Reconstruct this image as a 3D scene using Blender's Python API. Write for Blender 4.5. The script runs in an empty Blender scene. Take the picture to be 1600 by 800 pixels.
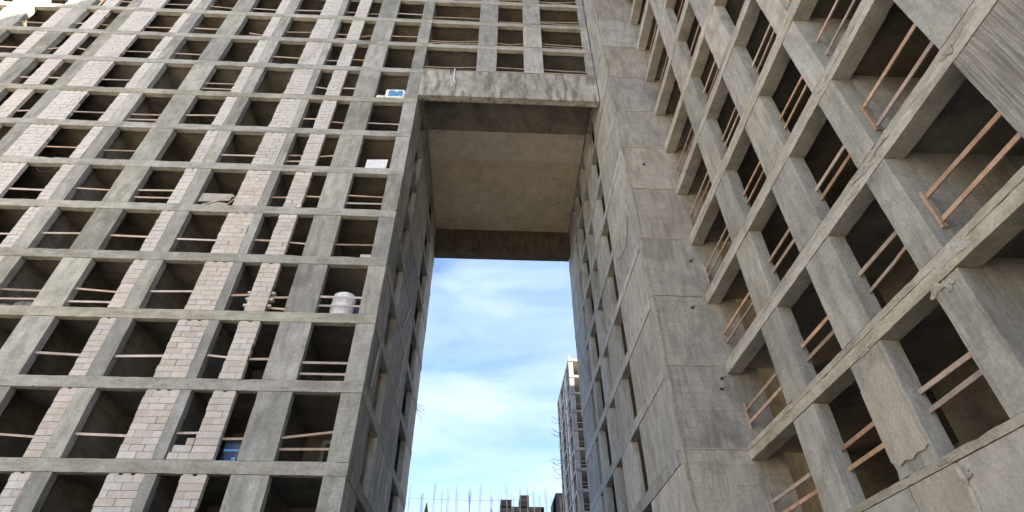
import bpy, math, random
from mathutils import Vector, Matrix
random.seed(7)
sc = bpy.context.scene
COL = sc.collection
GZ = 1.7                      # eye height of the photographer above the ground
# ------------------------------------------------------------------ camera
cam = bpy.data.cameras.new("camera")
co = bpy.data.objects.new("camera", cam); COL.objects.link(co)
cam.sensor_width = 36; cam.lens = 860.34 / 1600 * 36
cam.clip_start = .1; cam.clip_end = 6000
co.location = (0, 0, GZ)
co.rotation_euler = (math.pi/2 + .6967, 0, -.044)
sc.camera = co
# ------------------------------------------------------------------ light
SUN = Vector((1.0, -.6, .75)).normalized()
elev = math.asin(SUN.z); azim = math.atan2(SUN.x, SUN.y)       # clockwise from +Y
w = bpy.data.worlds.new("World"); sc.world = w; w.use_nodes = True
nt = w.node_tree; N = nt.nodes; Lk = nt.links; N.clear()
out = N.new('ShaderNodeOutputWorld'); bg = N.new('ShaderNodeBackground')
sky = N.new('ShaderNodeTexSky'); sky.sky_type = 'NISHITA'; sky.sun_disc = False
sky.sun_elevation = elev; sky.sun_rotation = azim; sky.air_density = 1.0; sky.dust_density = 1.0; sky.ozone_density = 2.5
tc = N.new('ShaderNodeTexCoord'); mp = N.new('ShaderNodeMapping')
mp.inputs['Scale'].default_value = (1.2, 1.2, 5.6); mp.inputs['Rotation'].default_value = (.10, .0, .3)
n1 = N.new('ShaderNodeTexNoise'); n1.inputs['Scale'].default_value = 1.7; n1.inputs['Detail'].default_value = 6
n1.inputs['Roughness'].default_value = .5; n1.inputs['Distortion'].default_value = .35
cr = N.new('ShaderNodeValToRGB'); cr.color_ramp.elements[0].position = .44; cr.color_ramp.elements[1].position = .68
cr.color_ramp.elements[0].color = (.12, .12, .12, 1); cr.color_ramp.elements[1].color = (.88, .88, .88, 1)
mx = N.new('ShaderNodeMixRGB'); mx.inputs[2].default_value = (2.35, 2.85, 3.75, 1)
hs = N.new('ShaderNodeHueSaturation'); hs.inputs['Hue'].default_value = .506; hs.inputs['Saturation'].default_value = 1.15
Lk.new(tc.outputs['Generated'], mp.inputs['Vector']); Lk.new(mp.outputs[0], n1.inputs['Vector'])
Lk.new(n1.outputs['Fac'], cr.inputs[0]); Lk.new(cr.outputs[0], mx.inputs[0])
Lk.new(sky.outputs[0], hs.inputs['Color']); Lk.new(hs.outputs[0], mx.inputs[1])
Lk.new(mx.outputs[0], bg.inputs[0]); bg.inputs[1].default_value = .055
Lk.new(bg.outputs[0], out.inputs[0])
sl = bpy.data.lights.new("sun", 'SUN'); sl.energy = 5.0; sl.angle = math.radians(.5); sl.color = (1, .87, .66)
so = bpy.data.objects.new("sun", sl); COL.objects.link(so); so.rotation_euler = SUN.to_track_quat('Z', 'Y').to_euler()
so.location = (60, -60, 90)
sc.view_settings.view_transform = 'Standard'; sc.view_settings.look = 'None'
sc.view_settings.exposure = 2.9; sc.view_settings.gamma = 1
sc.render.engine = 'CYCLES'
sc.cycles.max_bounces = 8; sc.cycles.diffuse_bounces = 6

# ------------------------------------------------------------------ materials
def mat(name, base, dark, light=None, streak=.5, grain=.5, bump=.35, holes=False, tint=.06, board=False, rough=.9, streak_dir='z', lines=0, satvar=.4):
    m = bpy.data.materials.new(name); m.use_nodes = True
    t = m.node_tree; n = t.nodes; l = t.links
    b = n['Principled BSDF']; b.inputs['Roughness'].default_value = rough
    b.inputs['Specular IOR Level'].default_value = .2
    g = n.new('ShaderNodeNewGeometry'); oi = n.new('ShaderNodeObjectInfo')
    off = n.new('ShaderNodeVectorMath'); off.operation = 'SCALE'; off.inputs['Scale'].default_value = 37
    cmb = n.new('ShaderNodeCombineXYZ')
    for i in range(3): l.new(oi.outputs['Random'], cmb.inputs[i])
    l.new(cmb.outputs[0], off.inputs[0])
    add = n.new('ShaderNodeVectorMath'); add.operation = 'ADD'; l.new(g.outputs['Position'], add.inputs[0]); l.new(off.outputs[0], add.inputs[1])
    P = add.outputs[0]
    def noise(sc_, det, vec_scale=(1, 1, 1), dist=0, r=.55):
        mpn = n.new('ShaderNodeMapping'); mpn.inputs['Scale'].default_value = vec_scale; l.new(P, mpn.inputs['Vector'])
        q = n.new('ShaderNodeTexNoise'); q.inputs['Scale'].default_value = sc_; q.inputs['Detail'].default_value = det
        q.inputs['Distortion'].default_value = dist; q.inputs['Roughness'].default_value = r; l.new(mpn.outputs[0], q.inputs['Vector']); return q.outputs['Fac']
    def ramp(v, a, c, ca=(0, 0, 0, 1), cc=(1, 1, 1, 1)):
        r = n.new('ShaderNodeValToRGB'); r.color_ramp.elements[0].position = a; r.color_ramp.elements[1].position = c
        r.color_ramp.elements[0].color = ca; r.color_ramp.elements[1].color = cc; l.new(v, r.inputs[0]); return r.outputs[0]
    def mix(f, c1, c2, mode='MIX', fac=None):
        q = n.new('ShaderNodeMixRGB'); q.blend_type = mode
        if fac is not None: q.inputs[0].default_value = fac
        else: l.new(f, q.inputs[0])
        for i, c in ((1, c1), (2, c2)):
            if isinstance(c, tuple): q.inputs[i].default_value = (*c[:3], 1)
            else: l.new(c, q.inputs[i])
        return q.outputs[0]
    light = light or tuple(min(1, x*1.3) for x in base)
    blot = noise(.9, 6, (1, 1, .8), .5)
    c = mix(ramp(blot, .35, .68), base, light)
    st = noise(3.2, 5, (1, 1, .22) if streak_dir == 'z' else (.3, .3, 1), .15, .6)
    sr = ramp(st, .44, .66)
    sm = n.new('ShaderNodeMath'); sm.operation = 'MULTIPLY'; l.new(sr, sm.inputs[0]); sm.inputs[1].default_value = streak
    c = mix(sm.outputs[0], c, dark)
    big = noise(.45, 4, (1, 1, 1), 1.2)
    c = mix(ramp(big, .55, .75, (0, 0, 0, 1), (.6, .6, .6, 1)), c, dark)
    fine = noise(14, 6, (1, 1, 1), 0, .7)
    c = mix(None, c, ramp(fine, .3, .75, (.55, .55, .55, 1), (1.0, 1.0, 1.0, 1)), 'MULTIPLY', grain)
    med = noise(2.7, 9, (1, 1, .7), .6, .68)
    c = mix(None, c, ramp(med, .36, .64, (.84, .83, .81, 1), (1.10, 1.10, 1.09, 1)), 'MULTIPLY', grain*.8)
    spots = noise(5.5, 3, (1, 1, .6), 0, .5)
    c = mix(ramp(spots, .66, .78, (0, 0, 0, 1), (.55, .55, .55, 1)), c, dark)
    bd = None
    if board:
        bd = noise(24, 3, (1, 1, .03), .05, .6)
        c = mix(ramp(bd, .42, .6, (0, 0, 0, 1), (.6, .6, .6, 1)), c, dark)
    if holes:
        vo = n.new('ShaderNodeTexVoronoi'); vo.inputs['Scale'].default_value = .75; vo.inputs['Randomness'].default_value = .8; l.new(P, vo.inputs['Vector'])
        c = mix(ramp(vo.outputs['Distance'], .045, .06, (.9, .9, .9, 1), (0, 0, 0, 1)), c, (.03, .027, .022))
    if lines:      # joints left by the formwork boards
        sp = n.new('ShaderNodeSeparateXYZ'); l.new(g.outputs['Position'], sp.inputs[0])
        a1 = n.new('ShaderNodeMath'); a1.operation = 'ADD'; l.new(sp.outputs[0], a1.inputs[0]); l.new(sp.outputs[1], a1.inputs[1])
        wob = n.new('ShaderNodeMath'); wob.operation = 'MULTIPLY_ADD'; l.new(st, wob.inputs[0]); wob.inputs[1].default_value = .10; l.new(a1.outputs[0], wob.inputs[2])
        wn = n.new('ShaderNodeMath'); wn.operation = 'PINGPONG'; l.new(wob.outputs[0], wn.inputs[0]); wn.inputs[1].default_value = .14
        ln = ramp(wn.outputs[0], .004, .016, (1, 1, 1, 1), (0, 0, 0, 1))
        br = noise(1.7, 3, (1, 1, .35), .3); bm = ramp(br, .47, .62)
        q = n.new('ShaderNodeMath'); q.operation = 'MULTIPLY'; l.new(ln, q.inputs[0]); l.new(bm, q.inputs[1])
        q2 = n.new('ShaderNodeMath'); q2.operation = 'MULTIPLY'; l.new(q.outputs[0], q2.inputs[0]); q2.inputs[1].default_value = lines
        c = mix(q2.outputs[0], c, tuple(x*.35 for x in dark))
        hz = noise(2.2, 4, (.25, .25, 5), .2)       # faint horizontal lift marks
        c = mix(ramp(hz, .54, .62, (0, 0, 0, 1), (lines*.45, lines*.45, lines*.45, 1)), c, dark)
    # per object tone
    hv = n.new('ShaderNodeHueSaturation'); l.new(c, hv.inputs['Color'])
    mr = n.new('ShaderNodeMapRange'); l.new(oi.outputs['Random'], mr.inputs[0]); mr.inputs[3].default_value = 1-tint*2.6; mr.inputs[4].default_value = 1+tint*2
    l.new(mr.outputs[0], hv.inputs['Value'])
    r2 = n.new('ShaderNodeMath'); r2.operation = 'FRACT'; m2 = n.new('ShaderNodeMath'); m2.operation = 'MULTIPLY'; l.new(oi.outputs['Random'], m2.inputs[0]); m2.inputs[1].default_value = 17.3
    l.new(m2.outputs[0], r2.inputs[0])
    mr2 = n.new('ShaderNodeMapRange'); l.new(r2.outputs[0], mr2.inputs[0]); mr2.inputs[3].default_value = 1-satvar; mr2.inputs[4].default_value = 1+satvar*.8
    l.new(mr2.outputs[0], hv.inputs['Saturation'])
    l.new(hv.outputs[0], b.inputs['Base Color'])
    bu = n.new('ShaderNodeBump'); bu.inputs['Strength'].default_value = bump; bu.inputs['Distance'].default_value = .03
    hsum = n.new('ShaderNodeMath'); hsum.operation = 'ADD'; l.new(fine, hsum.inputs[0]); l.new(bd if bd is not None else st, hsum.inputs[1])
    l.new(hsum.outputs[0], bu.inputs['Height']); l.new(bu.outputs[0], b.inputs['Normal'])
    return m
M = {
 'column': mat('column_concrete', (.48, .468, .43), (.24, .23, .20), (.61, .597, .555), streak=.5, grain=.8, tint=.08, lines=.3),
 'column_cool_dim': mat('dim_grey_column_concrete', (.43, .422, .385), (.215, .208, .178), (.56, .55, .505), streak=.5, grain=.85, tint=.10, lines=.2),  # same concrete as the wing, cooler; the left facade's dimmer light is in the colour
 'beam_cool_dim': mat('dim_grey_beam_concrete', (.46, .445, .39), (.23, .218, .175), (.58, .565, .505), streak=.5, grain=.85, tint=.05, streak_dir='x'),  # left facade beams, dimmer light put into the colour likewise
 'beam':   mat('beam_concrete', (.53, .50, .43), (.25, .23, .18), (.62, .59, .52), streak=.45, grain=.8, tint=.05, streak_dir='x'),
 'wall':   mat('board_marked_concrete', (.49, .458, .405), (.24, .217, .178), (.60, .568, .51), streak=.5, grain=.8, tint=.06, bump=.5, lines=.6),
 'reveal': mat('grey_wall_concrete', (.52, .515, .48), (.29, .283, .255), (.64, .635, .60), streak=.6, grain=.8, tint=.07, bump=.5, lines=.4),
 'dark':   mat('weathered_dark_concrete', (.42, .39, .335), (.20, .18, .15), (.52, .485, .425), streak=.7, grain=.8, tint=.10, bump=.6, lines=.5),
 'grain':  mat('wood_grain_concrete', (.42, .40, .345), (.15, .135, .105), (.54, .515, .455), streak=.3, grain=.5, board=True, bump=.9),
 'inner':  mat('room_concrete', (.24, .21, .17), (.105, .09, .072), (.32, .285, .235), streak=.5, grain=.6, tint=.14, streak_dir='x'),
 'soffit': mat('ochre_soffit_concrete', (.66, .56, .39), (.43, .36, .245), (.74, .645, .48), streak=.45, grain=.6, holes=True, tint=.02, streak_dir='x'),
 'soffit_dark': mat('dark_soffit_concrete', (.29, .24, .175), (.13, .105, .08), (.37, .315, .24), streak=.6, grain=.5, holes=True, tint=.02, streak_dir='x'),
 'fascia': mat('mottled_fascia_concrete', (.48, .45, .385), (.16, .145, .115), (.70, .67, .60), streak=.75, grain=.9, tint=.01, lines=.4),
 'block':  mat('pink_grey_block', (.62, .56, .505), (.44, .385, .335), (.70, .65, .595), streak=.05, grain=.5, tint=.035, bump=.5),
 'mortar': mat('mortar', (.31, .27, .23), (.16, .14, .115), streak=.1, grain=.8),
 'wood':   mat('raw_timber', (.50, .345, .25), (.28, .18, .125), (.60, .45, .35), streak=.5, grain=.5, tint=.12, rough=.8, satvar=.4),
 'wood_pale': mat('dusty_timber', (.60, .47, .385), (.36, .26, .20), (.68, .56, .48), streak=.4, grain=.5, tint=.12, rough=.8, satvar=.5),
 'plaster': mat('pale_render', (.52, .49, .43), (.29, .265, .22), (.61, .58, .52), streak=.25, grain=.8, tint=.02),
 'crumbly': mat('crumbly_mortar', (.54, .51, .44), (.24, .22, .18), (.66, .63, .56), streak=.2, grain=.95, bump=1.0),
 'shaded_beam': mat('shaded_beam_concrete', (.11, .092, .075), (.05, .042, .034), (.15, .13, .105), streak=.6, grain=.6, tint=.02),  # shade at the far end of the passage put into the beam's colour
 'earth':  mat('dusty_earth', (.24, .21, .17), (.15, .13, .105), (.30, .265, .215), streak=.1, grain=.7),
 'far':    mat('far_concrete', (.42, .405, .37), (.20, .19, .175), streak=.5, grain=.5),
 'fardark': mat('far_dark_cladding', (.010, .012, .017), (.006, .007, .010), streak=.3, grain=.4),
}
def flat(name, c, rough=.6, metal=0, var=.65):
    m = bpy.data.materials.new(name); m.use_nodes = True; t = m.node_tree
    b = t.nodes['Principled BSDF']; b.inputs['Roughness'].default_value = rough; b.inputs['Metallic'].default_value = metal
    q = t.nodes.new('ShaderNodeTexNoise'); q.inputs['Scale'].default_value = 6; q.inputs['Detail'].default_value = 6
    r = t.nodes.new('ShaderNodeValToRGB'); r.color_ramp.elements[0].color = (*[x*var for x in c], 1); r.color_ramp.elements[1].color = (*[min(1, x*1.1) for x in c], 1)
    r.color_ramp.elements[0].position = .3; r.color_ramp.elements[1].position = .6
    g = t.nodes.new('ShaderNodeNewGeometry'); t.links.new(g.outputs['Position'], q.inputs['Vector']); t.links.new(q.outputs['Fac'], r.inputs[0]); t.links.new(r.outputs[0], b.inputs['Base Color'])
    return m
M['fardark'].node_tree.nodes['Principled BSDF'].inputs['Specular IOR Level'].default_value = 0
M['steel'] = flat('weathered_steel', (.07, .055, .05), .8, .1)
M['barcage'] = flat('distant_dark_bars', (.05, .05, .06), .9)
M['rod'] = flat('pale_dusty_rod', (.46, .40, .33), .7)
M['white'] = flat('white_sheet', (.80, .80, .80), .5, var=.9)
M['wrap'] = flat('white_wrapping', (.80, .78, .76), .35, var=.85)
M['pinkband'] = flat('pinkish_band', (.74, .62, .57), .6)
M['blue'] = flat('blue_plastic', (.008, .026, .085), .4)
M['bluelight'] = flat('light_blue_print', (.10, .30, .55), .5)
M['navy'] = flat('navy_plastic', (.012, .018, .05), .4)
M['greybag'] = flat('grey_sack', (.22, .21, .20), .8)
M['teal'] = flat('teal_film', (.03, .07, .08), .35)

# ------------------------------------------------------------------ mesh helpers
class MB:
    def __init__(s): s.v = []; s.f = []
    def quadloop(s, a, b):
        n = len(a)
        for i in range(n): s.f.append((a[i], a[(i+1) % n], b[(i+1) % n], b[i]))
    def box(s, x0, x1, y0, y1, z0, z1):
        i = len(s.v)
        s.v += [(x0,y0,z0),(x1,y0,z0),(x1,y1,z0),(x0,y1,z0),(x0,y0,z1),(x1,y0,z1),(x1,y1,z1),(x0,y1,z1)]
        s.f += [(i,i+3,i+2,i+1),(i+4,i+5,i+6,i+7),(i,i+1,i+5,i+4),(i+1,i+2,i+6,i+5),(i+2,i+3,i+7,i+6),(i+3,i,i+4,i+7)]
        return s
    def rough(s, x0, x1, y0, y1, z0, z1, axis, step=.35, j=.012, seed=None):
        """box cut into short lengths along one axis, its arrises uneven like site-cast concrete"""
        rnd = random.Random(seed if seed is not None else len(s.v)*31 + int(x0*97) + int(z0*57) + int(y0*13))
        lo, hi = ((x0, x1), (y0, y1), (z0, z1))[axis]
        n = max(1, int((hi-lo)/step)); rings = []
        for k in range(n+1):
            t = lo + (hi-lo)*k/n
            if 0 < k < n: t += rnd.uniform(-.3, .3)*(hi-lo)/n
            oth = [(x0, x1), (y0, y1), (z0, z1)]; del oth[axis]
            (a0, a1), (b0, b1) = oth; ring = []
            for a, b in ((a0, b0), (a1, b0), (a1, b1), (a0, b1)):
                jj = j*(2.6 if rnd.random() < .07 else 1)
                a += rnd.uniform(0, jj)*(1 if a == a0 else -1); b += rnd.uniform(0, jj)*(1 if b == b0 else -1)
                p = [a, b]; p.insert(axis, t); ring.append(len(s.v)); s.v.append(tuple(p))
            rings.append(ring)
        for r0, r1 in zip(rings, rings[1:]): s.quadloop(r0, r1)
        s.f.append(tuple(rings[0][::-1])); s.f.append(tuple(rings[-1]))
        return s
    def tube(s, pts, r, n=6):
        rings = []
        for k, p in enumerate(pts):
            p = Vector(p); d = (Vector(pts[min(k+1, len(pts)-1)]) - Vector(pts[max(k-1, 0)])).normalized()
            u = d.cross(Vector((0, 0, 1)));  u = (u if u.length > .05 else d.cross(Vector((1, 0, 0)))).normalized(); v = d.cross(u)
            ring = []
            for i in range(n):
                a = 2*math.pi*i/n; ring.append(len(s.v)); s.v.append(tuple(p + u*math.cos(a)*r + v*math.sin(a)*r))
            rings.append(ring)
        for a, b in zip(rings, rings[1:]): s.quadloop(a, b)
        s.f.append(tuple(rings[0][::-1])); s.f.append(tuple(rings[-1])); return s
    def bar(s, a, b, w, h, up=(0, 0, 1)):
        a, b = Vector(a), Vector(b); d = (b-a).normalized(); u = d.cross(Vector(up)).normalized()*w/2; v = u.cross(d).normalized()*h/2
        i = len(s.v)
        for p in (a, b): s.v += [tuple(p+u+v), tuple(p-u+v), tuple(p-u-v), tuple(p+u-v)]
        s.quadloop([i, i+1, i+2, i+3], [i+4, i+5, i+6, i+7]); s.f += [(i+3, i+2, i+1, i), (i+4, i+5, i+6, i+7)]; return s
    def prism(s, poly, axis, a, b):
        i = len(s.v); n = len(poly)
        for t in (a, b):
            for p in poly: q = list(p); q.insert(axis, t); s.v.append(tuple(q))
        s.quadloop(list(range(i, i+n)), list(range(i+n, i+2*n))); s.f += [tuple(range(i, i+n))[::-1], tuple(range(i+n, i+2*n))]; return s
ORIG = {}
def fix(me):
    import bmesh
    b = bmesh.new(); b.from_mesh(me); bmesh.ops.recalc_face_normals(b, faces=b.faces); b.to_mesh(me); b.free()
def obj(name, mb, m, parent=None, loc=None, kind=None):
    """one mesh object; mb is in world space relative to the eye (z up from the eye)"""
    o0 = ORIG[parent.name] if parent else Vector(loc if loc else (0, 0, -GZ))
    me = bpy.data.meshes.new(name)
    me.from_pydata([(x-o0.x, y-o0.y, z-o0.z) for x, y, z in mb.v], [], mb.f); fix(me)
    me.materials.append(M[m]); o = bpy.data.objects.new(name, me); COL.objects.link(o)
    if parent: o.parent = parent
    else: o.location = (o0.x, o0.y, o0.z + GZ)
    ORIG[o.name] = o0
    if kind: o['kind'] = kind
    return o
def piece(name, me, parent, x, y, z, rot=0):
    o0 = ORIG[parent.name]; o = bpy.data.objects.new(name, me); COL.objects.link(o); o.parent = parent
    o.location = (x-o0.x, y-o0.y, z-o0.z); o.rotation_euler.z = rot; return o
def thing(name, label, cat, loc, group=None):
    o = bpy.data.objects.new(name, None); COL.objects.link(o); o.location = (loc[0], loc[1], loc[2]+GZ); ORIG[o.name] = Vector(loc)
    o['label'] = label; o['category'] = cat
    if group: o['group'] = group
    return o
def tag(o, label, cat, group=None):
    o['label'] = label; o['category'] = cat
    if group: o['group'] = group
    return o
R = random.uniform
B = lambda *a: MB().box(*a)

# ------------------------------------------------------------------ ground
g = MB(); n = 60; S = 900
for i in range(n+1):
    for j in range(n+1):
        x = -S + 2*S*i/n; y = -S + 2*S*j/n; g.v.append((x, y, -GZ + R(-.06, .06)*(1 if abs(x)+abs(y) > 60 else .3)))
for i in range(n):
    for j in range(n): a = i*(n+1)+j; g.f.append((a, a+n+1, a+n+2, a+1))
obj('ground', g, 'earth', kind='structure')

# ------------------------------------------------------------------ levels (tops of the floor edges, measured from the eye)
TOP = {-2: .62, -1: 3.62, 0: 6.62, 1: 9.62, 2: 12.64, 3: 15.64, 4: 18.60, 5: 21.58, 6: 24.64, 7: 27.76, 8: 30.92, 9: 34.05, 10: 37.15}
for k in range(11, 22): TOP[k] = TOP[k-1] + 3.1
RT = dict(TOP); RT.update({0: 6.61, 1: 9.58, 2: 12.57, 3: 15.54, 4: 18.58, 5: 21.53, 6: 24.50, 7: 27.68, 8: 30.93, 9: 34.08})
for k in range(10, 22): RT[k] = RT[k-1] + 3.12
BH = .46
YF = 19.03; XL = -4.70; XR = 6.11; YW = 16.98; XW = 8.23; YB = 34.2

# ================================================================== LEFT BUILDING
LX0 = -41.0
bl = thing('apartment_building', 'unfinished concrete frame block filling the left, its bays part filled with pinkish blocks', 'building', (-20, YF, -GZ))
cols = [(-5.46, XL), (-8.48, -7.22), (-11.27, -10.87), (-14.90, -14.25), (-18.50, -17.28), (-20.95, -20.25), (-25.5, -24.75), (-28.8, -27.87), (-32.4, -31.35), (-35.6, -34.9), (-38.8, -37.9), (LX0, LX0+.8)]
pillars = [(-10.07, -9.25), (-12.45, -11.27), (-15.50, -14.90), (-21.50, -20.95), (-24.75, -23.27), (-27.17, -26.30), (-29.6, -28.8), (-33.1, -32.4), (-36.6, -35.6)]
opens = [(-7.22, -5.46), (-9.25, -8.48), (-10.87, -10.07), (-14.25, -12.45), (-17.28, -15.50), (-20.25, -18.50), (-23.27, -21.50), (-26.30, -25.5), (-27.87, -27.17), (-31.35, -29.6), (-34.9, -33.1)]
KL = range(-2, 14)
for k in range(-2, 15):
    z1 = TOP[k]; z0 = z1 - BH
    x1 = XL if k <= 7 else XL
    mb = MB().rough(LX0, x1, YF, YF+.28, z0, z1, 0, .3, .016, seed=k+50)
    obj('floor_edge_beam', mb, 'beam_cool_dim', bl)
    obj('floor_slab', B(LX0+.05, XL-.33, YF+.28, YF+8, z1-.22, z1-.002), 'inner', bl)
for k in KL:
    z0 = TOP[k]; z1 = TOP[k+1]-BH
    for x0, x1 in cols:
        rr = random.Random(k*100+int(x0*10)); q = rr.uniform(.004, .02)
        obj('column', MB().rough(x0, x1, YF+q, YF+.34, z0+.004, z1-.012, 2, .4, .010), 'column_cool_dim', bl)
# ground storey
obj('plinth_wall', MB().rough(LX0, XL, YF+.02, YF+.4, -GZ, TOP[-2]-BH, 0, 1, .01), 'column', bl)
# rooms: cross walls behind the wide columns and a back wall
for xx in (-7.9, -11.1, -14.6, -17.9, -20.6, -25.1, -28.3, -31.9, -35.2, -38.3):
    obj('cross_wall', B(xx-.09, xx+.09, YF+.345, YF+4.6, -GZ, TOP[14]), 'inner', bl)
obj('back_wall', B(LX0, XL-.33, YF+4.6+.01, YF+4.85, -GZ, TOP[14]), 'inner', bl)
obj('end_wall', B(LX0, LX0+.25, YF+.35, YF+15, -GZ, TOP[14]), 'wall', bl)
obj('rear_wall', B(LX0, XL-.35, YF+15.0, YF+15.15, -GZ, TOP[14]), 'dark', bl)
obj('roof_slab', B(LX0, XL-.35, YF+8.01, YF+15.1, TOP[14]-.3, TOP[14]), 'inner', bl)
# ---- block piers
CH = .2545
blkmesh = {}
def blk(wd, h=.235):
    key = (round(wd, 2), round(h, 3))
    if key not in blkmesh:
        me = bpy.data.meshes.new('block'); mb = MB(); w2 = key[0]/2; e = .006
        mb.v = [(-w2+e, 0, e), (w2-e, 0, e), (w2-e, 0, key[1]-e), (-w2+e, 0, key[1]-e),
                (-w2, e, 0), (w2, e, 0), (w2, e, key[1]), (-w2, e, key[1]),
                (-w2, .2, 0), (w2, .2, 0), (w2, .2, key[1]), (-w2, .2, key[1])]
        mb.f = [(0, 1, 2, 3)]; mb.quadloop([0, 1, 2, 3], [4, 5, 6, 7]); mb.quadloop([4, 5, 6, 7], [8, 9, 10, 11]); mb.f.append((11, 10, 9, 8))
        me.from_pydata(mb.v, [], mb.f); fix(me); me.materials.append(M['block']); blkmesh[key] = me
    return blkmesh[key]
far_blocks = MB(); nblk = 0
def courses(x0, x1, z0, z1, rnd):
    nc = 10; h = (z1-z0-.06)/nc; wd = x1-x0
    for c in range(nc):
        zz = z0 + .012 + c*h
        L = .60 if wd < 1.3 else .52
        cut = [x0]
        x = x0 + (L if c % 2 == 0 else L*rnd.choice((.5, .42, .58)))
        while x < x1-.13: cut.append(x); x += L*rnd.choice((1, 1, 1, .8))
        cut.append(x1)
        if wd < .9 and rnd.random() < .35: cut = [x0, x1]
        for qi, (a, b) in enumerate(zip(cut, cut[1:])):
            g_ = rnd.uniform(.006, .014) + (.022 if rnd.random() < .12 else 0)
            if qi == 0: a -= rnd.choice((0, 0, .005, .015, .025))
            yield (a+b)/2, b-a-g_, zz, h-rnd.choice((.009, .012, .018)), c
for k in KL:
    z0 = TOP[k]; z1 = TOP[k+1]-BH
    for pi, (x0, x1) in enumerate(pillars):
        vis = pi < 3 or (pi < 5)
        rnd = random.Random(k*37+pi)
        if k in (5,) and pi == 1 and False: continue
        pier = obj('block_pier', B(x0+.012, x1-.012, YF+.045, YF+.2, z0, z1-.085), 'mortar', bl)
        # mortar packing under the beam, with open notches
        pk = MB(); nn = max(2, int((x1-x0)/.33)); 
        for q in range(nn):
            a = x0+(x1-x0)*(q+(.14 if q else .02))/nn; b = x0+(x1-x0)*(q+(.86 if q < nn-1 else .98))/nn
            pk.prism([(a, z1-.062), (b, z1-.062), (b-.03, z1-.003), (a+.03, z1-.003)], 1, YF+.035, YF+.19)
        obj('packing', pk, 'block', pier)
        single = k in (-1, 0, 1, 2) and pi < 3 or (k in (3, 4) and pi < 2)
        for cx, wd, zz, h, c in courses(x0, x1, z0, z1, rnd):
            dy = rnd.uniform(.012, .026)
            if single and nblk < 300 and not (k == -1 and c < 4):
                piece('block', blk(wd, h), pier, cx, YF+dy, zz); nblk += 1
            else:
                i = len(far_blocks.v); w2 = wd/2-.005; h -= .008
                far_blocks.box(cx-w2, cx+w2, YF+dy, YF+.2, zz, zz+h)
                far_blocks.f.pop(i//8*6+4) if False else None
obj('block', far_blocks, 'block', bl, kind='stuff')
# stepped and toothed courses beside the piers
st = obj('block_pier', B(-10.80, -10.09, YF+.05, YF+.2, TOP[0], TOP[0]+.02), 'mortar', bl)
for a, b, c in ((-10.80, -10.45, 0), (-10.45, -10.09, 0), (-10.72, -10.09, 1), (-10.36, -10.09, 2)):
    piece('block', blk(b-a-.015, .235), st, (a+b)/2, YF+.02, TOP[0]+.01+c*.252)
for c in (1, 3, 5):
    st2 = piece('block', blk(.13, .10), st, -10.13, YF+.02, TOP[2]+.1+c*.16); st2 = piece('block', blk(.14, .10), st, -9.16, YF+.06, TOP[2]+.12+c*.16)

# ---- timber guard rails in the bays
def rail(parent, a, b, sag=0, m=None, r=None, hgt=.085):
    mb = MB(); m = m or ('wood_pale' if (parent is bl and random.random() < .75) or random.random() < .3 else 'wood')
    if r: 
        pts = [Vector(a).lerp(Vector(b), t/8) + Vector((0, 0, -sag*math.sin(math.pi*t/8))) for t in range(9)]; mb.tube(pts, r, 6)
    else: mb.bar(a, b, .035, hgt)
    return obj('guard_rail', mb, m, parent)
two = {(0, 0), (1, 0), (2, 0), (4, 0), (4, 4), (2, 5), (2, 6), (6, 5), (7, 4)}
none = {(5, 0), (7, 0), (6, 3), (-1, 0), (-1, 1), (-1, 2), (-1, 3), (4, 3), (7, 3), (7, 5), (8, 0), (8, 4), (9, 4), (5, 4)}
for k in range(-1, 13):
    for oi_, (x0, x1) in enumerate(opens):
        if (k, oi_) in none: continue
        rnd = random.Random(k*91+oi_)
        z = TOP[k] + rnd.uniform(.78, 1.02); y = YF + rnd.uniform(.10, .2); tl = rnd.choice((.04, .04, .05, .13))
        rail(bl, (x0+.0, y, z+rnd.uniform(-tl, tl)), (x1, y, z+rnd.uniform(-tl, tl)), hgt=rnd.uniform(.07, .10))
        if (k, oi_) in two or rnd.random() < .12:
            z -= rnd.uniform(.42, .52); rail(bl, (x0, y+.03, z), (x1, y+.03, z+rnd.uniform(-.05, .05)))
# doorway seen through the lowest right-hand bay
dw = MB(); dw.box(-6.9, -6.75, YF+3.9, YF+4.0, TOP[0], TOP[0]+2.1); dw.box(-5.9, -5.78, YF+3.9, YF+4.0, TOP[0], TOP[0]+2.1); dw.box(-6.9, -5.78, YF+3.9, YF+4.0, TOP[0]+2.1, TOP[0]+2.25)
obj('door_frame', dw, 'column', bl)
for i, (x0_, x1_, k) in enumerate(((-12.3, -10.9, 9), (-7.1, -5.5, 10), (-19.9, -18.7, 6), (-22.9, -21.7, 4), (-17.0, -15.7, 5))):
    cbm = MB(); zz = TOP[k+1]-BH
    cbm.tube([(x0_+(x1_-x0_)*t/8, YF+.12, zz-.05-.55*math.sin(math.pi*t/8)*(1-.3*t/8)) for t in range(9)], .012, 4); obj('cable', cbm, 'steel', bl)
for i in range(16):
    k = random.randint(0, 11); x = random.choice(opens); xx = R(x[0]+.1, x[1]-.1); zz = TOP[k+1]-BH+.04 if i % 2 else TOP[k]-.02
    rbm = MB(); rbm.tube([(xx, YF+.05, zz), (xx+R(-.03, .03), YF-.03, zz-.02), (xx+R(-.1, .1), YF-.08, zz-R(.05, .3))], .011, 4); obj('rebar_stub', rbm, 'steel', bl)
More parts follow.
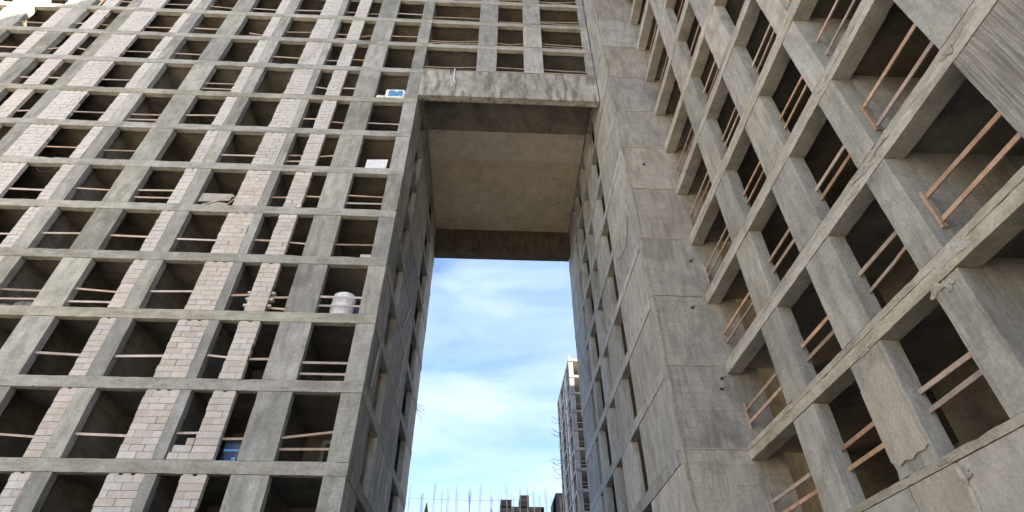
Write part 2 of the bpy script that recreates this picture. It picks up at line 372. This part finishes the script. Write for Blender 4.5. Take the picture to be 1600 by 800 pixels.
# ---- gate side of the left building (faces right)
lop = [(21.25, 23.2), (28.4, 31.3)]
def side(parent, X, sgn, y0, y1, ops, lv, k0, k1, m, mbm, th=.32, pr=.02, skip=None):
    """storey by storey side wall; sgn = +1 when the face looks to +x"""
    for k in range(k0, k1):
        za = lv[k]; zb = lv[k+1]-BH
        edges = [y0] + [e for o_ in ops for e in o_] + [y1]
        for a, b in zip(edges[0::2], edges[1::2]):
            mm = 'reveal' if (sgn > 0 and b == y1) else m
            q = R(.006, .03)
            xa, xb = (X-th, X-q) if sgn > 0 else (X+q, X+th)
            obj('wall_panel' if b-a > 1.3 else 'column', MB().rough(xa, xb, a, b, za+.012, zb-.012, 2, .6, .012), mm, parent)
    for k in range(k0, k1+1):
        xa, xb = (X-th, X) if sgn > 0 else (X, X+th)
        obj('floor_edge_beam', MB().rough(xa, xb, y0, y1, lv[k]-BH, lv[k], 1, .4, .016, seed=k*3+int(X)), mbm, parent)
side(bl, XL, 1, YF+.345, YB, lop, TOP, -2, 13, 'dark', 'dark')
obj('plinth_wall', B(XL-.32, XL, YF+.41, YB, -GZ, TOP[-2]-BH-.003), 'dark', bl)
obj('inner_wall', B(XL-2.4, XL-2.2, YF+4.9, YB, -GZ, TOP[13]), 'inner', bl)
# leftover formwork boards and ties on the dark gate wall
for (ya, za, yb, zb) in ((20.1, 9.9, 20.6, 12.2), (26.2, 12.9, 26.5, 15.1), (24.5, 7.0, 24.9, 9.0), (30.2, 15.9, 30.4, 18.2), (25.2, 16.0, 26.4, 18.0)):
    obj('formwork_board', MB().bar((XL+.035, ya, za), (XL+.035, yb, zb), .16, .05, up=(1, 0, 0)), 'reveal', bl)
rb = MB()
for q in range(5): rb.tube([(XL-.05, YB-.1, 15.2+q*.13), (XL+.35+R(-.1, .2), YB-.05+R(-.2, .2), 15.0+q*.16+R(-.3, .1))], .012, 4)
obj('rebar_stub', rb, 'steel', bl)

# ================================================================== GATEWAY BLOCK (bridges the gap)
gt = thing('gateway_block', 'concrete storeys bridging the tall opening, brown soffit under a blotchy pale fascia', 'bridge', (.7, YF, 28.1))
ZG = 28.15; ZS = 30.55
obj('fascia_beam', MB().rough(XL+.004, XR-.04, YF-.01, YF+.42, ZG, TOP[8]-.06, 0, .25, .022, seed=3), 'fascia', gt)
obj('fascia_ledge', MB().rough(XL+.004, XR-.04, YF-.03, YF+.40, TOP[8]-.055, TOP[8]+.0, 0, .2, .02, seed=4), 'beam', gt)
gcols = [(-4.66, -4.36), (-1.42, -.14), (1.61, 2.84), (5.62, 6.06)]
for k in range(8, 13):
    z0 = TOP[k]+.002; z1 = TOP[k+1]-BH-.02
    for x0, x1 in (gcols if True else []):
        if x0 < -4: continue
        obj('column', MB().rough(x0, x1, YF+R(0, .015), YF+.34, z0, z1, 2, .5, .01), 'column', gt)
    obj('floor_edge_beam', MB().rough(XL+.004, XR-.05, YF-.005, YF+.28, TOP[k+1]-BH-.02, TOP[k+1]-.05, 0, .3, .02, seed=k), 'beam', gt)
    obj('floor_slab', B(XL+.004, XR-.05, YF+.285, YB-.6, TOP[k+1]-.25, TOP[k+1]-.055), 'inner', gt)
    obj('back_wall', B(XL+.004, XR-.05, YF+3.2, YF+3.4, TOP[k]-.04, TOP[k+1]-.26), 'inner', gt)
    for x0, x1 in ((XL, -1.42), (-.14, 1.61), (2.84, 5.62)):
        for dz in (.62, .28):
            if random.random() < .9:
                s_ = R(-.06, .12); rail(gt, (x0+.02, YF+R(.08, .2), TOP[k]+dz+R(-.05, .15)), (x1, YF+R(.08, .2), TOP[k]+dz+R(-.08, .08)), sag=s_, m='rod', r=.032)
# soffit: a darker first strip behind the fascia, ochre field beyond, deep beam at the far end
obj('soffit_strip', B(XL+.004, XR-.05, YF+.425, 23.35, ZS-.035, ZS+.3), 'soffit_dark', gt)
for i in range(4):
    ya = 23.36 + i*2.48; obj('soffit_panel', MB().rough(XL+.004, XR-.05, ya, ya+2.475, ZS, ZS+.28, 0, 1, .004), 'soffit', gt)
obj('rear_beam', MB().rough(XL+.004, XR-.05, 33.3, YB-.05, ZG, ZS+.28, 0, .5, .01), 'shaded_beam', gt)
obj('conduit', MB().tube([(-2.72, YF-.07, 30.95), (-2.72, YF-.07, 30.2), (-2.70, YF-.07, 29.7), (-2.6, YF-.07, 29.45)], .035), 'white', gt)
mbb = MB(); mbb.bar((-2.95, YF-.07, 31.0), (-2.95, YF-.05, 30.4), .05, .08, up=(0, 1, 0)); obj('bracket', mbb, 'steel', gt)
obj('roof_slab', B(XL+.004, XR-.05, YF+.3, YB-.6, TOP[13]-.02, TOP[13]+.2), 'inner', gt)

# ================================================================== RIGHT BUILDING
rt = thing('apartment_building', 'tall unfinished concrete frame wing on the right with open bays and timber guard rails', 'building', (10, YW, -GZ))
KT = 19; HT = RT[KT]
rop = [(21.46, 23.14), (24.99, 26.3), (27.2, 29.2), (29.95, 30.7)]
side(rt, XR, -1, YW+.36, YB+.2, rop, RT, -2, 16, 'reveal', 'reveal', th=.36)
obj('plinth_wall', B(XR, XR+.36, YW+.37, YB+.2, -GZ, RT[-2]-BH-.003), 'reveal', rt)
obj('inner_wall', B(XR+2.6, XR+2.8, YW+.4, YB, -GZ, HT), 'inner', rt)
# blank board-marked end wall facing the camera, one cast panel per storey
for k in range(-2, KT):
    for j_, (a, b) in enumerate(((XR+.004, 9.38),)):
        obj('wall_panel', MB().rough(a, b, YW+R(0, .02), YW+.35, RT[k]-.10+.008, RT[k+1]-.10-.008, 0, .35, .008), 'wall', rt)
    obj('cast_joint', MB().rough(XR+.01, XW-.01 if k != -9 else 9, YW-.018, YW+.2, RT[k+1]-.135, RT[k+1]-.085, 0, .3, .012), 'beam', rt)
obj('wall_panel', B(XR, 9.38, YW, YW+.35, -GZ, RT[-2]-.1), 'wall', rt)
# corner arris
obj('corner_nib', MB().rough(XR-.004, XR+.09, YW-.022, YW+.1, -GZ, HT, 2, .5, .010), 'beam', rt)
obj('inner_wall', B(11.2, 14.4, YW, YW+.3, -GZ, HT), 'inner', rt)
rc = [(12.83, 14.0), (9.75, 10.98), (7.30, 8.0), (3.72, 5.08)]
y = 3.72
while y > -6: rc.append((y-4.0, y-2.6)); rc.append((y-6.8, y-6.0)); y -= 6.8
yend = -8.5
for k in range(-1, KT+1):
    z1 = RT[k]; th = BH if k >= 0 else .17
    hs_ = .17 + .03*((k*7) % 3)
    if th > .3:
        obj('slab_edge', MB().rough(XW+.003+.006*((k*5) % 3), XW+.48, yend, YW-.004, z1-hs_, z1, 1, .16, .011, seed=k+9), 'beam', rt)
        obj('floor_edge_beam', MB().rough(XW, XW+.48, yend, YW-.004, z1-th, z1-hs_-.006, 1, .2, .010, seed=k+39), 'beam', rt)
    else:
        obj('slab_edge', MB().rough(XW, XW+.48, yend, YW-.004, z1-th, z1, 1, .16, .012, seed=k+9), 'beam', rt)
    obj('floor_slab', B(XW+.48, 14.3, yend, YW-.01, z1-.20, z1-.003), 'inner', rt)
for k in range(-1, KT):
    z0 = RT[k]; z1 = RT[k+1]-BH
    for ci, (a, b) in enumerate(rc):
        if ci > 6 and k > 12: continue
        q = R(.004, .02)
        wood = (ci == 3 and k == 0)
        obj('column', MB().rough(XW+q, XW+(.42 if ci < 2 else .5), a, b, z0+.004, z1-.012, 2, .2, .009), 'grain' if wood else 'column', rt)
for ci, (a, b) in enumerate(rc):      # deep cross walls behind the narrow columns
    if ci in (2, 3, 5, 7, 9): obj('cross_wall', B(XW+.505, 14.3, a+.02, b-.02 if ci == 2 else a+.3, -GZ, HT), 'column' if ci == 2 else 'inner', rt)
obj('cross_wall', B(XW+2.6, XW+2.75, 8.02, 12.0, -GZ, HT), 'inner', rt)
obj('room_post', B(XW+1.5, XW+1.8, 8.9, 9.1, RT[-1], RT[0]-.21), 'column', rt)
obj('rear_wall', B(14.31, 14.6, yend, YW, -GZ, HT), 'wall', rt)
obj('end_wall', B(XW, 14.6, yend-.3, yend-.004, -GZ, HT), 'wall', rt)
obj('roof_slab', B(XW, 14.6, yend-.3, YW, HT+.003, HT+.3), 'column', rt)
for k in range(13, KT):
    obj('upper_wall', B(XW+.05, XW+.35, yend, -4, RT[k]+.005, RT[k+1]-BH-.005), 'column', rt)
# base wall below the lowest sill, cast in panels with a raised mortar seam
pe = [YW-.004, 13.2, 10.82, 9.42, 6.1, 3.0, -.6, -5, yend]
for a, b in zip(pe, pe[1:]):
    obj('base_panel', MB().rough(XW+.012+R(0, .008), XW+.4, b+.008, a-.008, -GZ, RT[-1]-.18, 2, .5, .010), 'plaster', rt)
se = MB(); pts = []
for q in range(14): pts.append((XW+.0+R(-.01, .015), 9.42+R(-.03, .03), RT[-1]-.25-q*.22))
se.tube(pts, .055, 7); obj('mortar_seam', se, 'plaster', rt)
# pale render coat on the second column, ragged at head and foot
a, b = 9.75, 10.98; z0, z1 = RT[-1], RT[0]-BH
poly = [(b-.02, z0+.34), (b-.02, z1-.62), (b-.18, z1-.66), (b-.30, z1-.52), (b-.42, z1-.50), (b-.50, z1-.30), (b-.62, z1-.33), (b-.70, z1-.20), (b-.86, z1-.16), (b-.93, z1-.10), (a+.12, z1-.12),
        (a+.10, z0+.9), (a+.07, z0+.30), (a+.2, z0+.24), (a+.42, z0+.27), (a+.6, z0+.2), (a+.8, z0+.26), (a+1.0, z0+.21)]
obj('render_coat', MB().prism(poly, 0, XW-.012, XW+.03), 'plaster', rt)
# crumbly mortar smeared over the beam and column joints
def patch(yy, zz, ry, rz, seed, th=.018):
    rnd = random.Random(seed); lm = MB(); n_ = 26; rg = []
    rad = [rnd.uniform(.6, 1.15)*(1+.25*math.sin(3*i*2*math.pi/n_+seed)) for i in range(n_)]
    for t, lv_ in ((1, 0), (.93, .35), (.75, .8), (.5, 1), (.25, .9)):
        ring = []
        for i in range(n_):
            a_ = 2*math.pi*i/n_; ring.append(len(lm.v))
            lm.v.append((XW-th*lv_*rnd.uniform(.35, 1.1)+(.004 if lv_ == 0 else 0), yy+t*rad[i]*ry*math.cos(a_), zz+t*rad[i]*rz*math.sin(a_)))
        rg.append(ring)
    for r0, r1 in zip(rg, rg[1:]): lm.quadloop(r0, r1)
    lm.f += [tuple(rg[-1]), tuple(rg[0][::-1])]
    obj('mortar_patch', lm, 'crumbly', rt)
for q in ((7.75, RT[1]-.20, .5, .13, 1), (7.0, RT[1]-.12, .22, .10, 2), (7.25, RT[0]-.20, .55, .15, 3), (7.9, RT[0]-.50, .20, .14, 4), (7.6, RT[0]-.62, .14, .12, 5), (10.3, RT[0]-.42, .35, .07, 6),
          (8.4, RT[1]-.34, .3, .07, 7), (5.0, RT[1]-.2, .18, .12, 8), (9.6, RT[-1]-.08, .3, .07, 9), (9.35, RT[-1]-.4, .12, .16, 10), (12.9, RT[2]-.3, .2, .06, 11), (7.6, RT[2]-.25, .3, .09, 12)): patch(*q)
# guard rails across the bays of the wing
bays = [(14.0, YW), (10.98, 12.83), (8.0, 9.75), (5.08, 7.30), (1.12, 3.72)]
for k in range(-1, 13):
    for bi, (a, b) in enumerate(bays):
        rnd = random.Random(k*7+bi+3)
        x = XW + (.30 if bi < 4 else .3)
        if (k, bi) in ((-1, 3), (4, 2), (7, 1), (5, 0)): continue
        base = (.62, 1.30) if bi == 3 else (.80, 1.22)
        if k == -1: base = (.90, 1.35)
        for i, dz in enumerate(base):
            z = RT[k] + dz + rnd.uniform(-.06, .06)
            if k == 0 and bi == 2 and i == 0:
                rail(rt, (x, a, z+.05), (x, a+.62, z), hgt=.07); rail(rt, (x+.04, a+.55, z+.03), (x+.04, b, z-.02), hgt=.075); continue
            rail(rt, (x, a, z+rnd.uniform(-.03, .03)), (x, b+(.0 if bi else -.02), z+rnd.uniform(-.04, .04)), hgt=.10 if k < 2 else .075, m='wood' if k < 2 else None)
        if (bi == 3 and k in (0, 1, 3)) or (bi == 0 and k in (-1, 0, 2, 3)):
            yy = b-.03 if bi == 0 else b-.03
            zc = RT[k]+sum(base)/2
            hw = .06 if bi == 3 else .022; mb = MB().box(x-hw, x+hw, yy-.03, yy+.028, zc-.47, zc+.45)
            if bi == 3: mb.box(x-hw-.02, x-hw+.012, yy-.05, yy-.028, zc-.42, zc+.40)
            obj('rail_bracket', mb, 'wood', rt)
for (xx, zz) in ((8.0, 8.95), (7.9, 8.55), (7.6, 11.9), (8.02, 14.2), (7.0, 20.1)):
    tm = MB(); tm.tube([(xx, YW+.03, zz), (xx+.02, YW-.16, zz+.01), (xx+.12, YW-.2, zz-.03)], .012, 5); tm.box(xx-.05, xx+.05, YW-.05, YW+.01, zz-.02, zz+.05)
    obj('form_tie', tm, 'steel', rt)
# rear part of the right building: goes on to the right behind the wing
obj('rear_wall', B(XR+.4, 62, YB+.0, YB+.35, -GZ, 66), 'wall', rt)
obj('rear_block', B(14.7, 62, YW+2, YB-.02, -GZ, 66), 'wall', rt)
obj('roof_slab', B(XR+.37, 14.69, YW+.36, YB-.02, HT+.003, HT+.3), 'column', rt)
cb = MB(); cb.tube([(XR-.03, 17.9, 17.6), (XR-.05, 18.3, 16.9), (XR-.04, 18.9, 16.6), (XR-.05, 19.7, 16.7), (XR-.02, 20.6, 17.2)], .012, 5)
obj('cable', cb, 'steel', rt)

# ================================================================== LOOSE THINGS IN THE BAYS
def puffy(mb, x0, x1, y0, y1, z0, z1, j=.04, seed=1):
    rnd = random.Random(seed); nx, nz = 5, 5; idx = {}
    for f, yy in ((0, y0), (1, y1)):
        for i in range(nx+1):
            for q in range(nz+1):
                u, v = i/nx, q/nz; bul = math.sin(math.pi*u)*math.sin(math.pi*v)
                edge = .06 if (i in (0, nx) and q in (0, nz)) else 0
                idx[f, i, q] = len(mb.v)
                mb.v.append((x0+(x1-x0)*u + rnd.uniform(-j, j)*.5 + (edge if i == 0 else -edge if i == nx else 0), yy + (-bul if f == 0 else bul)*j + rnd.uniform(-j, j)*.4, z0+(z1-z0)*v + (rnd.uniform(-j, j)*.5 if q else 0)))
    for f in (0, 1):
        for i in range(nx):
            for q in range(nz): mb.f.append((idx[f, i, q], idx[f, i+1, q], idx[f, i+1, q+1], idx[f, i, q+1]))
    per = [(i, 0) for i in range(nx)] + [(nx, q) for q in range(nz)] + [(i, nz) for i in range(nx, 0, -1)] + [(0, q) for q in range(nz, 0, -1)]
    mb.quadloop([idx[(0,)+p] for p in per], [idx[(1,)+p] for p in per]); return mb
pt = thing('wrapped_pallet', 'tall rounded white wrapped load behind two guard rails, in the bay beside the gate corner', 'pallet', (-6.36, YF+.55, TOP[2]))
lt = MB(); rg = []
for zz_, rr_ in ((.08, .47), (.3, .49), (.64, .50), (.66, .515), (.8, .515), (.82, .50), (1.15, .50), (1.30, .47), (1.38, .38), (1.41, .2)):
    ring = []
    for i in range(22):
        a_ = 2*math.pi*i/22; q = rr_*(1+R(-.02, .02)); ring.append(len(lt.v)); lt.v.append((-6.37+q*math.cos(a_), YF+.72+q*.8*math.sin(a_), TOP[2]+zz_+R(-.008, .008)))
    rg.append(ring)
for r0, r1 in zip(rg, rg[1:]): lt.quadloop(r0, r1)
lt.f += [tuple(rg[0][::-1]), tuple(rg[-1])]
obj('load', lt, 'wrap', pt)
obj('base', B(-6.88, -5.86, YF+.33, YF+1.0, TOP[2], TOP[2]+.075), 'wood', pt)
tag(obj('plastic_drum', MB().tube([(-5.66, YF+.75, TOP[2]), (-5.66, YF+.75, TOP[2]+.08), (-5.66, YF+.75, TOP[2]+.8)], .2, 14), 'navy', loc=(-5.66, YF+.75, TOP[2])), 'dark navy drum standing right of the tall white wrapped load', 'drum')
bb = thing('printed_sack', 'blue and white printed sack lying on the ledge just left of the gateway fascia', 'sack', (-6.03, YF+.12, TOP[7]))
obj('sack_body', puffy(MB(), -6.62, -5.48, YF+.02, YF+.26, TOP[7]+.005, TOP[7]+.84, .05, 8), 'white', bb)
obj('print_panel', puffy(MB(), -6.45, -5.62, YF-.015, YF+.03, TOP[7]+.14, TOP[7]+.68, .03, 9), 'bluelight', bb)
obj('crumple', puffy(MB(), -7.1, -6.68, YF+.06, YF+.3, TOP[7]+.005, TOP[7]+.28, .06, 3), 'white', bb)
sh = MB(); sh.prism([(-6.80, TOP[5]+.005), (-5.72, TOP[5]+.005), (-5.70, TOP[5]+.96), (-6.78, TOP[5]+.9)], 1, YF+.25, YF+.30)
tag(obj('white_board', sh, 'white', loc=(-6.3, YF+.27, TOP[5])), 'bright white board leaning upright in the bay two floors below the blue sack', 'board')
fm = thing('fallen_shutter', 'tilted pale formwork board jammed across a bay, debris under it', 'formwork', (-13.4, YF+.2, TOP[4]))
q0 = TOP[4]
obj('board', MB().prism([(-14.2, q0+.30), (-12.75, q0+.42), (-12.70, q0+.86), (-14.15, q0+.86)], 1, YF+.12, YF+.17), 'plaster', fm)
mb = MB(); mb.bar((-13.9, YF+.1, q0+.04), (-12.6, YF+.15, q0+.75), .05, .09); mb.bar((-12.9, YF+.2, q0+.02), (-12.55, YF+.2, q0+.7), .04, .06); obj('prop', mb, 'wood', fm)
mb = MB(); mb.prism([(-13.7, q0+.004), (-12.6, q0+.004), (-12.8, q0+.2), (-13.2, q0+.28), (-13.5, q0+.15)], 1, YF+.1, YF+.5); obj('debris', mb, 'plaster', fm)
db = thing('plastic_crate', 'deep blue plastic crate in the narrow bay right of the stepped blocks', 'crate', (-8.82, YF+.5, TOP[0]))
obj('crate_body', MB().rough(-9.17, -8.50, YF+.35, YF+.8, TOP[0]+.01, TOP[0]+.78, 0, .15, .02), 'blue', db)
mb = MB(); mb.box(-9.14, -8.56, YF+.335, YF+.348, TOP[0]+.42, TOP[0]+.5); mb.box(-8.8, -8.66, YF+.333, YF+.347, TOP[0]+.08, TOP[0]+.22); obj('crate_rib', mb, 'bluelight', db)
tag(obj('concrete_block', MB().rough(-5.92, -5.47, YF+.03, YF+.24, TOP[3]+.003, TOP[3]+.17, 0, .2, .01), 'block', loc=(-5.7, YF+.1, TOP[3])), 'single small pale block resting on the floor edge beside the corner column', 'block')
sk = [(-19.95, .55, .32, 'dusty grey sack slumped at the left end of the second bay up, far left'), (-19.2, .75, .45, 'larger grey sack heaped in the middle of the far left bay')]
for i, (x, wd, h, lab) in enumerate(sk):
    tag(obj('cement_sack', puffy(MB(), x-wd/2, x+wd/2, YF+.4, YF+.8, TOP[2]+.004, TOP[2]+h, .09, i+20), 'greybag', loc=(x, YF+.6, TOP[2])), lab, 'sack', 'grey sacks in the far left bay')
tag(obj('foam_sheet', MB().rough(-19.6, -18.75, YF+.3, YF+.37, TOP[2]+.004, TOP[2]+.18, 0, .3, .01), 'white', loc=(-19.2, YF+.33, TOP[2])), 'pale offcut sheet on the floor edge in front of the grey sacks', 'sheet')
mb = MB(); mb.prism([(9.75+.1, RT[-1]+.005), (9.75+.35, RT[-1]+.005), (9.75+.5, RT[-1]+1.2), (9.75+.3, RT[-1]+1.2)], 0, XW+.6, XW+.64)
tb = MB(); tb.bar((-16.5, YF+.15, TOP[9]+.55), (-14.95, YF+.05, TOP[9]+.02), .04, .08)
tag(obj('loose_plank', tb, 'wood', loc=(-15.7, YF+.1, TOP[9])), 'plank fallen slantwise across a bay high in the left facade', 'plank')

# ================================================================== DISTANCE
tw = thing('apartment_tower', 'distant unfinished tower seen past the right gate wall, sunlit top storey and bristling bars', 'building', (15, 80, -GZ))
TX, TY = 12.75, 80.0
zt = [45.3 - 2.95*i for i in range(17)]
for i, z in enumerate(zt):
    obj('floor_slab', MB().rough(TX, TX+24, TY, TY+17, z-.45, z, 1, 2, .04), 'far', tw)
    if i < len(zt)-1:
        za = zt[i+1]; zb = z-.45
        obj('column', B(TX+.05, TX+.75, TY+.1, TY+.9, za, zb), 'far', tw)
        for x in (TX+3.4, TX+6.8, TX+10): obj('column', B(x, x+.5, TY+.1, TY+.6, za, zb), 'far', tw)
        for yv in (TY+3.5, TY+7.5, TY+11.5, TY+16): obj('column', B(TX+.05, TX+.5, yv, yv+.9, za, zb), 'far', tw)
        for yv in (TY+5.2, TY+13.2): obj('infill_panel', B(TX+.12, TX+.3, yv, yv+1.4, za, zb), 'block', tw)
        if i > 1:
            obj('guard_rail', B(TX+.8, TX+12, TY+.2, TY+.26, za+.9, za+1.0), 'wood', tw); obj('guard_rail', B(TX+.8, TX+12, TY+.2, TY+.26, za+.45, za+.53), 'wood', tw)
obj('core_wall', B(TX+2.5, TX+23.9, TY+3, TY+16.9, -GZ, zt[0]-.5), 'inner', tw)
obj('parapet_post', B(TX+.1, TX+.5, TY+.1, TY+.5, zt[0]+.005, zt[0]+.5), 'plaster', tw); obj('parapet_post', B(TX+1.9, TX+2.3, TY+.1, TY+.5, zt[0]+.005, zt[0]+.7), 'plaster', tw)
for z in (40.0, 38.5, 36.9, 34.0, 33.0, 31.2):
    mb = MB(); y_ = TY+R(9, 16); mb.tube([(TX+.1, y_, z), (TX-.7, y_, z+.1), (TX-1.6, y_, z+.7+R(-.4, .4))], .035, 4); mb.tube([(TX+.1, y_+.3, z-.3), (TX-1.0, y_+.3, z-.5), (TX-1.7, y_+.3, z+.1)], .03, 4)
    obj('rebar_bar', mb, 'steel', tw)
rb = MB()
for q in range(26): 
    yv = TY+R(0, 17); zb = random.choice(zt[:13]); rb.tube([(TX+.2, yv, zb), (TX+.05-R(0, .35), yv, zb+R(.5, 1.3))], .03, 4)
for q in range(14): rb.tube([(TX+R(.1, 3), TY+R(0, 3), zt[0]), (TX+R(.1, 3), TY+R(0, 3), zt[0]+R(.5, 1.0))], .03, 4)
obj('rebar', rb, 'steel', tw, kind='stuff')

nb = thing('added_shade_block', 'plain unseen block added behind the right wing to shade the distant tower', 'building', (60, 50, -GZ))  # unseen, added to keep sun off the distant tower's lower storeys
obj('wall', B(44, 76, 48, 60, -GZ, 65), 'far', nb)
obj('roof_slab', B(43.7, 76.3, 47.7, 60.3, 65.003, 65.4), 'far', nb)
lb = thing('added_bounce_block', 'pale unseen block added left of the viewer to bounce sunlight', 'building', (-72, -20, -GZ))  # unseen, added to bounce sunlight onto the right wing
obj('wall', B(-82, -66, -70, 8, -GZ, 46), 'far', lb)
for zf in range(2, 45, 3):
    obj('floor_band', B(-66, -65.8, -70, 8, zf-.2, zf+.2), 'plaster', lb)
obj('roof_slab', B(-82.3, -65.6, -70.3, 8.3, 46.003, 46.4), 'far', lb)
def farblock(x0, x1, y0, z1, steps, label):
    t = thing('concrete_building', label, 'building', ((x0+x1)/2, y0, -GZ), 'dark buildings on the skyline')
    obj('wall', B(x0, x1, y0, y0+10, -GZ, z1), 'fardark', t)
    for a, b, c in steps: obj('roof_house', B(a, b, y0-.2, y0+5, z1+.004, c), 'fardark', t)
    return t
fb = farblock(2.85, 11.9, 120, 33.2, [(2.9, 5.2, 34.5), (6.95, 8.8, 35.4)], 'dark stepped building low on the skyline in the gate opening')
fb2 = farblock(14.2, 19.5, 118, 35.4, [], 'narrow dark building on the skyline beside the distant tower')
up = thing('roof_frame', 'unfinished roof deck below the gate sky with upright bar cages', 'building', (-4, 110, -GZ))
obj('deck', B(-22, 13, 110, 124, -GZ, 27.2), 'far', up)
# upright bars, one bunch each
for u in (-15.5, -14.6, -12.2, -10.0, -8.4, -7.3, -5.6, -3.2, -1.2, 1.0, 2.6, 3.9, 5.0, 6.3, 7.9, 9.1, 10.2, 11.4, 12.5, 14.2):
    mb = MB(); h = 33.9 + R(-1.6, .7); thick = u in (-12.2, -3.2, 1.0)
    for q in range(6 if not thick else 9):
        mb.tube([(u+R(-.3, .3), 110.5+R(-.3, .3), 27), (u+R(-.35, .35), 110.5+R(-.3, .3), h+R(-1.0, .6))], .016 if not thick else .028, 4)
    obj('bar_cage', mb, 'barcage', up)
mb = MB()
mb.tube([(-15, 110.4, 31.8), (-3, 110.4, 31.5), (8, 110.4, 31.8)], .025, 4); obj('tie_rail', mb, 'barcage', up)
obj('cone_cap', MB().prism([(-11.6, 29.5), (-10.9, 29.5), (-11.25, 31.2)], 1, 110.2, 111), 'fardark', up)
